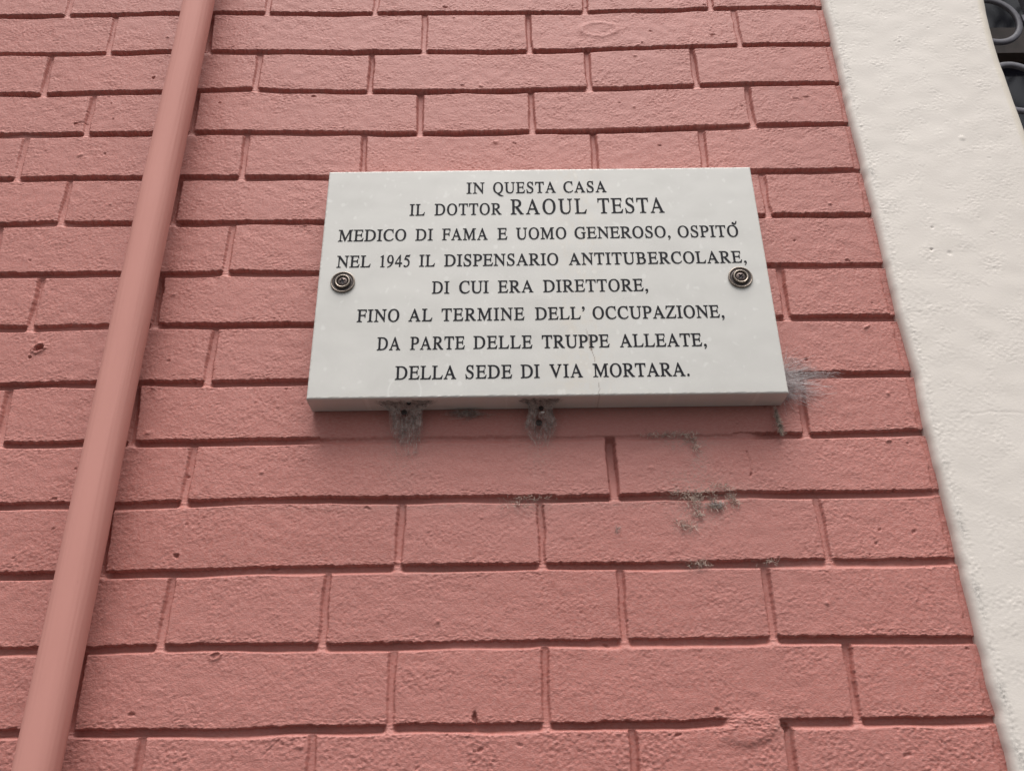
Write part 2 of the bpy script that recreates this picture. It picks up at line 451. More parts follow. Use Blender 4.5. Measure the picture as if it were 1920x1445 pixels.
    # pits, blisters, one drilled hole
    def bowl(cx, cz, rx, rz, d, rim=0.0, ang=0.0):
        m0, m1 = np.searchsorted(zs, cz - 3 * max(rx, rz)), np.searchsorted(zs, cz + 3 * max(rx, rz))
        x0, x1 = np.searchsorted(xs, cx - 3 * max(rx, rz)), np.searchsorted(xs, cx + 3 * max(rx, rz))
        if m1 <= m0 or x1 <= x0: return
        U = xs[None, x0:x1] - cx; W = zs[m0:m1, None] - cz
        ca, sa = math.cos(ang), math.sin(ang)
        q = np.sqrt(((U * ca + W * sa) / rx) ** 2 + ((W * ca - U * sa) / rz) ** 2)
        q = q + 0.16 * min(1.0, 0.004 / max(rx, rz)) * n4(xs[None, x0:x1] * 1.3 + 0.1, zs[m0:m1, None] * 1.3)
        dep[m0:m1, x0:x1] += d * (1 - sstep((q - 0.55) / 0.55)) - rim * np.exp(-((q - 1.25) / 0.28) ** 2)
    bowl(-0.5204, 2.0588, 0.0058, 0.0040, 0.0075, 0.0016, 0.5)
    bowl(-0.5282, 2.0469, 0.0022, 0.0020, 0.0022, 0.0006)
    bowl(-0.5482, 2.3840, 0.0030, 0.0020, 0.0035, 0.0004); bowl(-0.540, 2.3856, 0.0060, 0.0009, 0.0016, 0.0)
    bowl(-0.4623, 2.4616, 0.0024, 0.0022, 0.0026, 0.0004)
    bowl(-0.3312, 1.8235, 0.0036, 0.0018, 0.0024, 0.0003)
    bowl(-0.3486, 1.6761, 0.0034, 0.0016, 0.0026, 0.0002)
    bowl(-0.2792, 1.7270, 0.0040, 0.0026, 0.0009, 0.0012, 0.3)
    bowl(-0.0351, 1.6690, 0.0026, 0.0050, 0.0050, 0.0)
    bowl(0.3624, 1.8258, 0.0020, 0.0012, 0.0020, 0.0)
    bowl(0.1284, 2.5414, 0.0190, 0.0100, -0.0002, 0.0008)
    bowl(0.3756, 2.4122, 0.0040, 0.0010, 0.0016, 0.0004); bowl(0.3900, 2.4150, 0.0050, 0.0010, 0.0013, 0.0)
    bowl(0.3392, 2.1909, 0.0016, 0.0014, 0.0020, 0.0)
    bowl(0.2470, 1.6580, 0.0040, 0.0050, 0.0040, 0.0)
    bowl(0.4010, 2.0720, 0.0045, 0.0014, -0.0016, 0.0, 0.6)
    bowl(0.3980, 1.9355, 0.0026, 0.0016, -0.0018, 0.0)
    bowl(-0.0300, 1.6420, 0.0034, 0.0014, 0.0018, 0.0, 0.5); bowl(0.0050, 1.6460, 0.0030, 0.0015, 0.0018, 0.0, -0.3)
    bowl(0.1480, 1.6520, 0.0034, 0.0013, 0.0020, 0.0, 0.3); bowl(0.3520, 1.6330, 0.0050, 0.0014, 0.0016, 0.0, 0.1)
    # smeared mortar patch
    bowl(0.2140, 1.6560, 0.0300, 0.0150, -0.0020, 0.0, 0.15)
    for _ in range(150):
        px, pz = rr.uniform(-0.75, 0.43), rr.uniform(1.6, 2.66)
        s = rr.uniform(0.0009, 0.0020)
        bowl(px, pz, s * rr.uniform(1, 2.2), s, rr.choice([0.0016, 0.0010, -0.0012]), 0.0003, rr.normal(0, 0.3))
    # hairline cracks
    for pts in (((0.247, 1.925), (0.2492, 1.915), (0.2490, 1.902), (0.2470, 1.897)), ((-0.225, 1.640), (-0.2145, 1.650), (-0.205, 1.6585))):
        for (ax, az), (bx, bz) in zip(pts, pts[1:]):
            for t in np.linspace(0, 1, 9)[:-1]:
                bowl(ax + (bx - ax) * t, az + (bz - az) * t, 0.0010, 0.0012, 0.0009)

    # grey dust caught under the plaque and along the joints
    dirt = np.zeros((nz, nx))
    def blot(cx, cz, rx, rz, a):
        nonlocal dirt
        dirt = np.maximum(dirt, a * np.exp(-((X - cx) / rx) ** 2 - ((Z - cz) / rz) ** 2))
    for bl in ((-0.110, 1.945, 0.030, 0.035, 0.5), (-0.112, 1.915, 0.020, 0.025, 0.35), (0.031, 1.950, 0.024, 0.030, 0.5), (0.031, 1.925, 0.014, 0.026, 0.4),
               (0.200, 1.879, 0.042, 0.013, 0.95), (0.190, 1.862, 0.030, 0.018, 0.75), (0.187, 1.937, 0.030, 0.010, 0.85), (0.196, 1.915, 0.012, 0.022, 0.65), (0.190, 1.895, 0.036, 0.014, 0.55),
               (0.180, 1.847, 0.018, 0.012, 0.65), (0.018, 1.872, 0.040, 0.007, 0.7), (0.020, 1.866, 0.026, 0.010, 0.4), (0.181, 1.806, 0.018, 0.005, 0.9), (0.252, 1.807, 0.022, 0.004, 0.6),
               (-0.070, 1.805, 0.030, 0.005, 0.45), (0.316, 2.013, 0.020, 0.010, 0.7), (0.306, 2.000, 0.012, 0.012, 0.6), (0.30, 2.03, 0.014, 0.010, 0.45), (0.05, 1.972, 0.2, 0.006, 0.4),
               (0.0, 1.870, 0.3, 0.005, 0.35), (0.246, 1.655, 0.010, 0.012, 0.5), (0.1065, 1.8435, 0.003, 0.003, 0.6), (-0.345, 1.806, 0.02, 0.004, 0.2), (0.41, 1.944, 0.03, 0.006, 0.4), (0.437, 1.947, 0.004, 0.004, 1.0)):
        blot(*bl)
    V = np.stack([X, dep, Z], -1).reshape(-1, 3)
    o = mesh_np('brick_wall', V, grid_faces(nz, nx), M_WALL, True, {'dirt': dirt})
    link(o, None, 'pink painted brick wall with deep bed joints behind the plaque and pipe', 'brick wall')
    return o
build_wall()

# ------------------------------------------------------------------ white plaster window surround
def build_surround():
    EDGE_Z = [1.60, 1.6349, 1.7331, 1.80, 1.87, 1.95, 2.01, 2.09, 2.16, 2.235, 2.30, 2.37, 2.44, 2.51, 2.58]
    EDGE_D = [0.0, 0.0006, -0.0006, 0.0004, 0.0004, -0.0010, 0.0022, -0.0012, -0.0010, 0.0002, 0.0, -0.0014, -0.0006, 0.0014, 0.0010]
    zs = np.concatenate([np.arange(0, 1.3, 0.02), np.arange(1.3, 1.56, 0.004), np.arange(1.56, 2.74, 0.0012), np.arange(2.74, 3.0, 0.004), np.arange(3.0, 4.6, 0.02)])
    zs = zs[np.concatenate([[True], np.diff(zs) > 0.0003])]
    R_ARCH = 1.05
    xr = 0.6575 + R_ARCH - np.sqrt(np.maximum(R_ARCH ** 2 - np.clip(zs - 2.45, 0, 0.98) ** 2, 0))
    xl = SURROUND_X + np.interp(zs, EDGE_Z, EDGE_D) * 0.8 + 0.0003 * noise1(zs, 0.012, 5)
    P = 0.0090
    prof = []                                 # (u, add_x, y, normal x, normal y): u 0 = left edge, 1 = right edge
    for y in np.linspace(0.014, -0.0005, 14): prof.append((0, 0.0, y, -1, 0))
    for a in np.linspace(0, math.pi / 2, 13)[1:]: prof.append((0, 0.0068 * (1 - math.cos(a)), -0.0005 - (P - 0.0005) * math.sin(a), -math.cos(a), -math.sin(a)))
    for u in np.linspace(0, 1, 165)[1:-1]: prof.append((u, 0.0068 * (1 - u) - 0.0150 * u, -P, 0, -1))
    for a in np.linspace(0, 1, 9): prof.append((1, -0.0150 + 0.0150 * (0.15 * a + 0.85 * math.sin(a * math.pi / 2)), -P + 0.0145 * (1 - math.cos(a * math.pi / 2)) + 0.003 * a, 0.7 * a, -1 + 0.3 * a))
    for y in np.linspace(0.0092, 0.30, 40): prof.append((1, 0.0, y, 1, 0))
    prof = np.array(prof)
    nz, nx = len(zs), len(prof)
    X = xl[:, None] * (1 - prof[None, :, 0]) + xr[:, None] * prof[None, :, 0] + prof[None, :, 1]
    Y = np.broadcast_to(prof[None, :, 2], (nz, nx)).copy()
    Z = np.broadcast_to(zs[:, None], (nz, nx)).copy()
    s = np.concatenate([[0], np.cumsum(np.hypot(np.diff(X[400]), np.diff(Y[400])))])
    SX = np.broadcast_to(s[None, :], (nz, nx))
    n1 = Noise2(0, 1.3, 0, 1.3, 0.0008, 0.0040, 0.0024, 2, 21)
    n2 = Noise2(0, 1.5, 0, 1.5, 0.005, 0.040, 0.035, 2, 22)
    n3 = Noise2(0, 1.5, 0, 1.5, 0.006, 0.040, 0.030, 2, 23)
    n4 = Noise2(0, 1.3, 0, 1.3, 0.0012, 0.0090, 0.0050, 2, 24)
    amp = np.clip(0.34 + 0.32 * n3(SX, Z), 0.05, 1.1)
    front = sstep((prof[None, :, 0] > 0) * 1.0 + 0 * Z)
    smooth_side = np.where(SX < 0.0255, 0.18, 1.0) * np.where(prof[None, :, 0] >= 1, 0.25, 1.0)
    arris = np.exp(-((SX - 0.0285) / 0.005) ** 2)                       # ragged trowelled arris
    h = smooth_side * amp * (0.00013 * n1(SX, Z) + 0.00005 * n4(SX, Z)) + 0.00012 * n2(SX, Z) * front
    h = h + arris * (0.00014 * n1(SX + 0.3, Z) + 0.00010 * np.maximum(n4(SX + 0.2, Z), 0))
    h -= 0.00045 * sstep((n4(SX + 0.5, Z + 0.9) - 2.5) / 1.0) * smooth_side
    # a fine settlement crack
    crack = (Z - 1.962 - 0.0025 * noise1(X.ravel(), 0.009, 91).reshape(X.shape)) / 0.0009
    h -= 0.00022 * np.exp(-crack ** 2) * (X > 0.475) * (X < 0.60)
    for cx, cz, r, d in ((0.568, 2.335, 0.0045, -0.0007), (0.492, 2.169, 0.0022, 0.0016), (0.512, 2.164, 0.0035, 0.0008), (0.585, 2.011, 0.002, 0.0012), (0.50, 2.20, 0.002, 0.001)):
        q = np.sqrt((X - cx) ** 2 + (Z - cz) ** 2) / r
        h -= d * (1 - sstep(q - 0.2)) * (Y < -0.005)
    X = X + h * prof[None, :, 3]; Y = Y + h * prof[None, :, 4]
    dirt = np.zeros((nz, nx))
    for cz, a, r in ((2.535, 0.7, 0.003), (2.46, 0.8, 0.004), (2.435, 0.6, 0.004), (2.282, 0.9, 0.004), (2.20, 0.4, 0.003), (2.06, 0.3, 0.004), (1.905, 0.4, 0.004), (1.853, 0.6, 0.004), (1.838, 0.75, 0.006), (1.775, 0.9, 0.006), (1.764, 0.5, 0.010), (1.684, 0.85, 0.007), (1.676, 0.5, 0.012), (1.632, 0.8, 0.009)):
        dirt = np.maximum(dirt, a * np.exp(-((Z - cz) / (1.8 * r)) ** 2 - ((SX - 0.0270) / 0.0035) ** 2))
    dirt = np.maximum(dirt, 0.28 * np.exp(-((SX - 0.0270) / 0.0012) ** 2) * sstep(0.5 + 0.8 * noise1(zs, 0.02, 71)[:, None]))
    cream_tint = np.broadcast_to(0.75 * sstep((SX - (SX[:, [prof[:, 0].searchsorted(1)]] - 0.004)) / 0.004), SX.shape)          # cream tint over the rounded arris and the return behind it
    V = np.stack([X, Y, Z], -1).reshape(-1, 3)
    o = mesh_np('window_surround', V, grid_faces(nz, nx), M_PLASTER, True, {'dirt': dirt, 'cream_tint': cream_tint})
    return link(o, None, 'white plaster window surround standing proud of the pink bricks', 'window surround')
build_surround()

# ------------------------------------------------------------------ round painted pipe
def build_pipe():
    zs = np.concatenate([np.arange(0, 1.5, 0.05), np.arange(1.5, 2.8, 0.006), np.arange(2.8, 4.65, 0.05)])
    th = np.linspace(0, 2 * math.pi, 97)[:-1]
    ct, st = np.cos(th), np.sin(th)
    ex = 2 / 2.35
    ux = np.sign(ct) * np.abs(ct) ** ex; uy = np.sign(st) * np.abs(st) ** ex
    cx = -0.4071 + 0.0005 * noise1(zs, 0.25, 41)
    r = 0.01848 + 0.00012 * noise1(zs, 0.08, 42)
    n = Noise2(-1, 8, 0, 4.7, 0.006, 0.10, 0.16, 2, 43)
    T, ZZ = np.meshgrid(th, zs)
    rr_ = r[:, None] + 0.00010 * n(T, ZZ)
    X = cx[:, None] + rr_ * ux[None, :]
    Y = -0.0340 + rr_ * uy[None, :]
    V = np.stack([X, Y, ZZ], -1).reshape(-1, 3)
    nz, nx = len(zs), len(th)
    i = np.arange(nz - 1)[:, None] * nx; j = np.arange(nx)[None, :]
    f = np.stack([(i + j), (i + (j + 1) % nx), (i + nx + (j + 1) % nx), (i + nx + j)], -1).reshape(-1, 4)
    o = mesh_np('painted_pipe', V, f, M_PIPE, True)
    return link(o, None, 'smooth pink painted pipe running up the brick wall', 'pipe')
build_pipe()

# ------------------------------------------------------------------ lettering: Roman capitals drawn as outlines, 1000 units to the em
G = {}
def glyph(ch, adv, *contours): G[ch] = (adv, contours)
I_STEM = lambda x0, x1, s0, s1: 'M {s0} 0 L {s0} 19 C {a} 23 {x0} 40 {x0} 109 L {x0} 553 C {x0} 622 {a} 639 {s0} 643 L {s0} 662 L {s1} 662 L {s1} 643 C {b} 639 {x1} 622 {x1} 553 L {x1} 109 C {x1} 40 {b} 23 {s1} 19 L {s1} 0'.format(x0=x0, x1=x1, s0=s0, s1=s1, a=x0 - 20, b=x1 + 20)
glyph('A', 722, 'M 15 0 L 15 19 C 66 23 83 36 107 95 L 338 674 L 367 674 L 603 130 C 640 40 655 22 706 19 L 706 0 L 451 0 L 451 19 C 500 21 515 28 515 50 C 515 62 510 80 501 101 L 459 203 L 199 203 L 163 109 C 154 86 148 62 148 51 C 148 27 165 20 213 19 L 213 0', 'M 216 245 L 441 245 L 331 522')
glyph('B', 667, 'M 17 0 L 17 19 C 92 24 113 36 113 109 L 113 553 C 113 622 95 637 17 643 L 17 662 L 300 662 C 452 662 546 602 546 498 C 546 428 505 376 411 351 C 529 326 593 270 593 180 C 593 68 492 0 329 0', 'M 215 366 L 291 366 C 390 366 437 411 437 494 C 437 580 385 624 288 624 L 241 624 C 222 624 215 617 215 598', 'M 215 328 L 215 75 C 215 47 227 38 268 38 L 300 38 C 420 38 480 88 480 181 C 480 275 417 328 301 328')
glyph('C', 667, 'M 605 676 L 583 676 C 578 656 568 648 552 648 C 540 648 524 652 492 661 C 448 672 410 676 375 676 C 172 676 28 530 28 330 C 28 128 164 -14 362 -14 C 478 -14 575 32 633 113 L 614 131 C 544 58 476 30 398 30 C 240 30 145 144 145 331 C 145 528 240 639 383 639 C 500 639 565 580 592 451 L 616 451')
glyph('D', 722, 'M 16 0 L 16 19 C 84 23 104 37 104 109 L 104 553 C 104 626 87 636 16 643 L 16 662 L 307 662 C 540 662 685 535 685 336 C 685 125 532 0 290 0', 'M 206 80 C 206 47 218 38 262 38 L 287 38 C 470 38 575 145 575 332 C 575 516 465 624 283 624 L 240 624 C 213 624 206 616 206 587')
glyph('E', 611, 'M 12 0 L 12 19 C 82 23 102 37 102 109 L 102 553 C 102 625 82 638 12 643 L 12 662 L 544 662 L 547 519 L 522 519 C 508 606 490 624 400 624 L 233 624 C 211 624 204 617 204 595 L 204 369 L 352 369 C 435 369 454 385 467 460 L 490 460 L 490 240 L 467 240 C 456 315 434 327 352 327 L 204 327 L 204 78 C 204 46 218 38 276 38 L 340 38 C 480 38 525 66 573 169 L 597 169 L 558 0')
glyph('F', 556, 'M 12 0 L 12 19 C 82 23 101 37 101 109 L 101 553 C 101 625 82 638 12 643 L 12 662 L 546 662 L 546 519 L 520 519 C 506 606 488 624 400 624 L 233 624 C 211 624 203 617 203 595 L 203 369 L 354 369 C 433 369 455 383 466 460 L 490 460 L 490 240 L 466 240 C 455 312 435 327 354 327 L 203 327 L 203 109 C 203 35 222 23 300 19 L 300 0')
glyph('G', 722, 'M 709 354 L 709 337 C 650 333 633 318 633 258 L 633 47 C 575 10 480 -14 395 -14 C 178 -14 32 125 32 331 C 32 534 178 676 385 676 C 430 676 470 670 520 656 C 545 649 560 648 568 648 C 585 648 596 657 602 676 L 624 676 L 632 462 L 609 462 C 576 582 505 639 393 639 C 240 639 144 522 144 335 C 144 145 246 23 406 23 C 470 23 532 42 532 68 L 532 258 C 532 320 516 335 443 337 L 443 354')
glyph('I', 333, I_STEM(115, 217, 18, 315))
glyph('L', 611, 'M 12 0 L 12 19 C 82 23 101 37 101 109 L 101 553 C 101 622 82 638 12 643 L 12 662 L 294 662 L 294 643 C 222 638 203 622 203 553 L 203 75 C 203 46 217 38 270 38 L 340 38 C 480 38 530 66 576 174 L 598 174 L 558 0')
glyph('M', 889, 'M 12 0 L 12 19 C 88 24 114 44 114 130 L 114 553 C 114 622 95 636 12 643 L 12 662 L 220 662 L 438 165 L 659 662 L 863 662 L 863 643 C 790 638 772 622 772 553 L 772 109 C 772 37 790 23 863 19 L 863 0 L 588 0 L 588 19 C 655 23 674 37 674 109 L 674 555 L 423 0 L 406 0 L 163 538 L 163 149 C 163 45 180 25 265 19 L 265 0')
glyph('N', 722, 'M 707 662 L 707 643 C 640 637 622 615 622 530 L 622 -11 L 606 -11 L 157 542 L 157 132 C 157 44 180 25 254 19 L 254 0 L 12 0 L 12 19 C 86 24 109 44 109 132 L 109 580 C 77 622 55 640 12 643 L 12 662 L 183 662 L 574 176 L 574 530 C 574 620 548 638 473 643 L 473 662')
O_IN = 'M 361 640 C 230 640 146 520 146 332 C 146 142 230 22 361 22 C 492 22 576 142 576 332 C 576 520 492 640 361 640'
glyph('O', 722, 'M 361 676 C 165 676 34 529 34 331 C 34 135 165 -14 361 -14 C 557 -14 688 135 688 331 C 688 529 557 676 361 676', O_IN)
glyph('^', 722, 'M 361 676 C 165 676 34 529 34 331 C 34 135 165 -14 361 -14 C 557 -14 688 135 688 331 C 688 529 557 676 361 676', O_IN,
      'M 385 800 C 385 830 410 852 445 852 C 478 850 490 820 500 800 C 520 762 575 765 600 820 C 612 850 618 880 640 915 L 672 905 C 672 800 630 715 535 712 C 450 712 385 752 385 800')
glyph('P', 556, 'M 16 0 L 16 19 C 87 25 100 38 100 109 L 100 553 C 100 626 84 637 16 643 L 16 662 L 296 662 C 452 662 542 590 542 472 C 542 347 437 283 293 283 C 258 283 234 284 202 287 L 202 109 C 202 37 221 23 294 19 L 294 0', 'M 202 329 C 229 325 249 324 274 324 C 372 324 429 378 429 471 C 429 572 370 624 258 624 L 239 624 C 210 624 202 617 202 588')
glyph('Q', 722, 'M 361 676 C 165 676 34 529 34 331 C 34 160 130 25 282 -6 C 340 -95 455 -175 640 -178 L 701 -177 L 701 -160 C 590 -150 490 -95 432 -5 C 580 20 688 150 688 334 C 688 529 557 676 361 676', O_IN)
glyph('R', 667, 'M 17 0 L 17 19 C 84 25 102 38 102 109 L 102 553 C 102 625 84 636 17 643 L 17 662 L 299 662 C 455 662 545 600 545 490 C 545 398 485 342 368 322 L 570 72 C 598 37 620 22 659 19 L 659 0 L 504 0 L 250 308 L 204 308 L 204 109 C 204 37 222 23 294 19 L 294 0', 'M 204 345 L 250 345 C 375 347 433 395 433 486 C 433 580 372 624 262 624 L 240 624 C 211 624 204 616 204 590')
glyph('S', 556, 'M 469 676 L 450 676 C 446 655 440 648 426 648 C 417 648 404 651 378 660 C 342 672 310 676 278 676 C 162 676 85 603 85 505 C 85 415 137 365 260 305 C 372 250 400 220 400 152 C 400 72 348 23 265 23 C 160 23 98 85 65 213 L 42 213 L 67 -11 L 88 -11 C 91 8 99 18 111 18 C 121 18 136 14 160 5 C 200 -9 232 -14 271 -14 C 400 -14 491 66 491 178 C 491 272 440 325 310 386 C 197 440 166 470 166 532 C 166 598 210 641 277 641 C 362 641 418 588 444 463 L 468 463')
glyph('T', 611, 'M 17 662 L 593 662 L 593 492 L 569 492 C 556 602 533 620 430 620 L 357 620 L 357 109 C 357 37 378 24 452 19 L 452 0 L 160 0 L 160 19 C 236 24 255 37 255 109 L 255 620 L 181 620 C 78 620 55 602 42 492 L 17 492')
glyph('U', 722, 'M 705 662 L 705 643 C 640 637 621 615 621 530 L 621 245 C 621 75 540 -14 373 -14 C 190 -14 102 75 102 245 L 102 553 C 102 624 85 636 14 643 L 14 662 L 296 662 L 296 643 C 222 637 204 624 204 553 L 204 256 C 204 100 262 35 380 35 C 510 35 572 110 572 258 L 572 530 C 572 618 548 637 475 643 L 475 662')
glyph('V', 722, 'M 697 662 L 697 643 C 655 638 637 620 608 550 L 375 -11 L 360 -11 L 109 565 C 84 622 66 638 16 643 L 16 662 L 270 662 L 270 643 C 222 640 205 632 205 610 C 205 599 209 586 217 568 L 389 173 L 545 558 C 555 583 560 602 560 612 C 560 633 543 640 490 643 L 490 662')
glyph('Z', 611, 'M 9 0 L 9 15 L 446 624 L 203 624 C 100 624 82 606 58 491 L 31 491 L 51 662 L 573 662 L 573 647 L 134 38 L 365 38 C 500 38 545 68 575 184 L 597 176 L 574 0')
glyph('1', 420, 'M 344 0 L 68 0 L 68 15 C 140 19 155 30 155 92 L 155 545 C 155 585 145 592 125 592 C 115 592 98 588 61 575 L 61 590 L 241 676 L 249 674 L 249 75 C 249 28 263 18 344 15')
glyph('9', 500, 'M 59 -22 L 56 -2 C 190 22 290 115 330 262 C 295 232 258 217 212 217 C 104 217 30 297 30 426 C 30 574 120 676 243 676 C 372 676 459 562 459 394 C 459 180 322 12 59 -22', 'M 240 648 C 165 648 120 570 120 451 C 120 330 166 263 243 263 C 300 263 362 290 362 330 C 363 360 363 380 363 410 C 363 556 322 648 240 648')
glyph('4', 500, 'M 472 167 L 472 231 L 370 231 L 370 676 L 326 676 L 12 231 L 12 167 L 292 167 L 292 0 L 370 0 L 370 167', 'M 292 231 L 52 231 L 292 573')
glyph('5', 500, 'M 438 688 L 429 688 C 419 671 411 662 390 662 L 174 662 L 64 425 C 220 415 342 360 342 200 C 342 100 275 30 190 30 C 165 30 150 38 125 55 C 95 75 80 82 66 82 C 45 82 32 72 32 53 C 32 15 80 -14 155 -14 C 310 -14 421 85 421 221 C 421 395 290 470 140 490 L 181 583 L 370 583 C 388 583 392 585 396 594')
COMMA = 'M 83 {a} C 155 {b} 195 {c} 195 {d} C 195 {e} 165 {f} 121 {f} C 82 {f} 56 {g} 56 {h} C 56 {i} 79 {j} 112 {j} C 122 {j} 132 {k} 141 {k} C 151 {k} 156 {l} 156 {m} C 156 {n} 130 {o} 76 {p}'
def comma(dy): return COMMA.format(a=-141 + dy, b=-105 + dy, c=-45 + dy, d=18 + dy, e=70 + dy, f=102 + dy, g=76 + dy, h=43 + dy, i=9 + dy, j=-11 + dy, k=-8 + dy, l=-12 + dy, m=-22 + dy, n=-55 + dy, o=-88 + dy, p=-121 + dy)
glyph(',', 250, comma(0))
glyph("'", 280, comma(574))
glyph('.', 250, 'M 125 100 C 155 100 181 74 181 43 C 181 12 155 -11 125 -11 C 95 -11 70 12 70 43 C 70 74 95 100 125 100')

def outline(path):
    t = path.split(); pts = []; i = 0
    while i < len(t):
        if t[i] in 'ML':
            pts.append((float(t[i + 1]), float(t[i + 2]))); i += 3
        else:
            p0 = pts[-1]; p1, p2, p3 = [(float(t[i + 1 + 2 * q]), float(t[i + 2 + 2 * q])) for q in range(3)]
            for s in range(1, 8):
                u = s / 7; v = 1 - u
                pts.append(tuple(v ** 3 * p0[q] + 3 * v * v * u * p1[q] + 3 * v * u * u * p2[q] + u ** 3 * p3[q] for q in (0, 1)))
            i += 7
    if math.hypot(pts[0][0] - pts[-1][0], pts[0][1] - pts[-1][1]) < 2: pts.pop()
    return pts

FONT = {ch: (adv, [outline(c) for c in cs]) for ch, (adv, cs) in G.items()}

def text_mesh(words, base, cap, y, cond=0.80):
    """words: (text, x0, x1) spans on one baseline, cut as one flat fill"""
    cu = bpy.data.curves.new('letters', 'CURVE')
    cu.dimensions = '2D'; cu.fill_mode = 'BOTH'; cu.extrude = 0.00012; cu.offset = 0.00026
    em = cap / 662.0
    for text, x0, x1 in words:
        n = len(text)
        first = min(p[0] for c in FONT[text[0]][1] for p in c)
        last_adv, last_c = FONT[text[-1]]
        rb = last_adv - max(p[0] for c in last_c for p in c)
        nat = sum(FONT[ch][0] for ch in text) - first - rb
        W = x1 - x0
        sx = cond
        track = (W - nat * em * sx) / (n - 1) if n > 1 else 0
        if n == 1 or track < 0.0004 or track > 0.0042:
            track = 0.0011 if n > 1 else 0
            sx = (W - track * (n - 1)) / (nat * em)
        x = x0 - first * em * sx
        for ch in text:
            adv, cs = FONT[ch]
            for c in cs:
                sp = cu.splines.new('POLY'); sp.points.add(len(c) - 1)
                sp.use_cyclic_u = True
                for p, (a, b) in zip(sp.points, c):
                    p.co = (x + a * em * sx, base + b * em, 0, 1)
            x += adv * em * sx + track
    tmp = bpy.data.objects.new('letters', cu); C.objects.link(tmp)
    dg = bpy.context.evaluated_depsgraph_get(); dg.update()
    me = bpy.data.meshes.new_from_object(tmp.evaluated_get(dg))
    bpy.data.objects.remove(tmp); bpy.data.curves.remove(cu)
    me.transform(Matrix.Translation((0, y, 0)) @ Matrix.Rotation(math.radians(90), 4, 'X'))
    me.materials.clear(); me.materials.append(M_LETTER)
    return me

LINES = [
 (2.2393, 0.0157, [("IN", -0.0466, -0.0261), ("QUESTA", -0.0155, 0.0575), ("CASA", 0.0669, 0.1168)]),
 (2.2088, 0.0158, [("IL", -0.1121, -0.0949), ("DOTTOR", -0.0832, -0.0063)]),
 (2.1738, 0.0155, [("MEDICO", -0.1918, -0.1150), ("DI", -0.1041, -0.0847), ("FAMA", -0.0738, -0.0223), ("E", -0.0108, 0.0001), ("UOMO", 0.0104, 0.0673), ("GENEROSO,", 0.0770, 0.1856), ("OSPIT^", 0.1947, 0.2633)]),
 (2.1384, 0.0154, [("NEL", -0.1909, -0.1534), ("1945", -0.1421, -0.1094), ("IL", -0.0986, -0.0814), ("DISPENSARIO", -0.0706, 0.0569), ("ANTITUBERCOLARE,", 0.0689, 0.2675)]),
 (2.1029, 0.0154, [("DI", -0.0833, -0.0646), ("CUI", -0.0534, -0.0212), ("ERA", -0.0107, 0.0281), ("DIRETTORE,", 0.0392, 0.1542)]),
 (2.0680, 0.0152, [("FINO", -0.1636, -0.1181), ("AL", -0.1077, -0.0824), ("TERMINE", -0.0720, 0.0174), ("DELL'", 0.0295, 0.0832), ("OCCUPAZIONE,", 0.0919, 0.2340)]),
 (2.0332, 0.0152, [("DA", -0.1398, -0.1154), ("PARTE", -0.1046, -0.0468), ("DELLE", -0.0372, 0.0252), ("TRUPPE", 0.0360, 0.1075), ("ALLEATE,", 0.1189, 0.2109)]),
 (1.9980, 0.0153, [("DELLA", -0.1189, -0.0553), ("SEDE", -0.0453, 0.0032), ("DI", 0.0127, 0.0322), ("VIA", 0.0428, 0.0774), ("MORTARA.", 0.0886, 0.1890)]),
]
BIG = (2.2087, 0.0211, [("RAOUL", 0.0047, 0.0922), ("TESTA", 0.1057, 0.1821)])

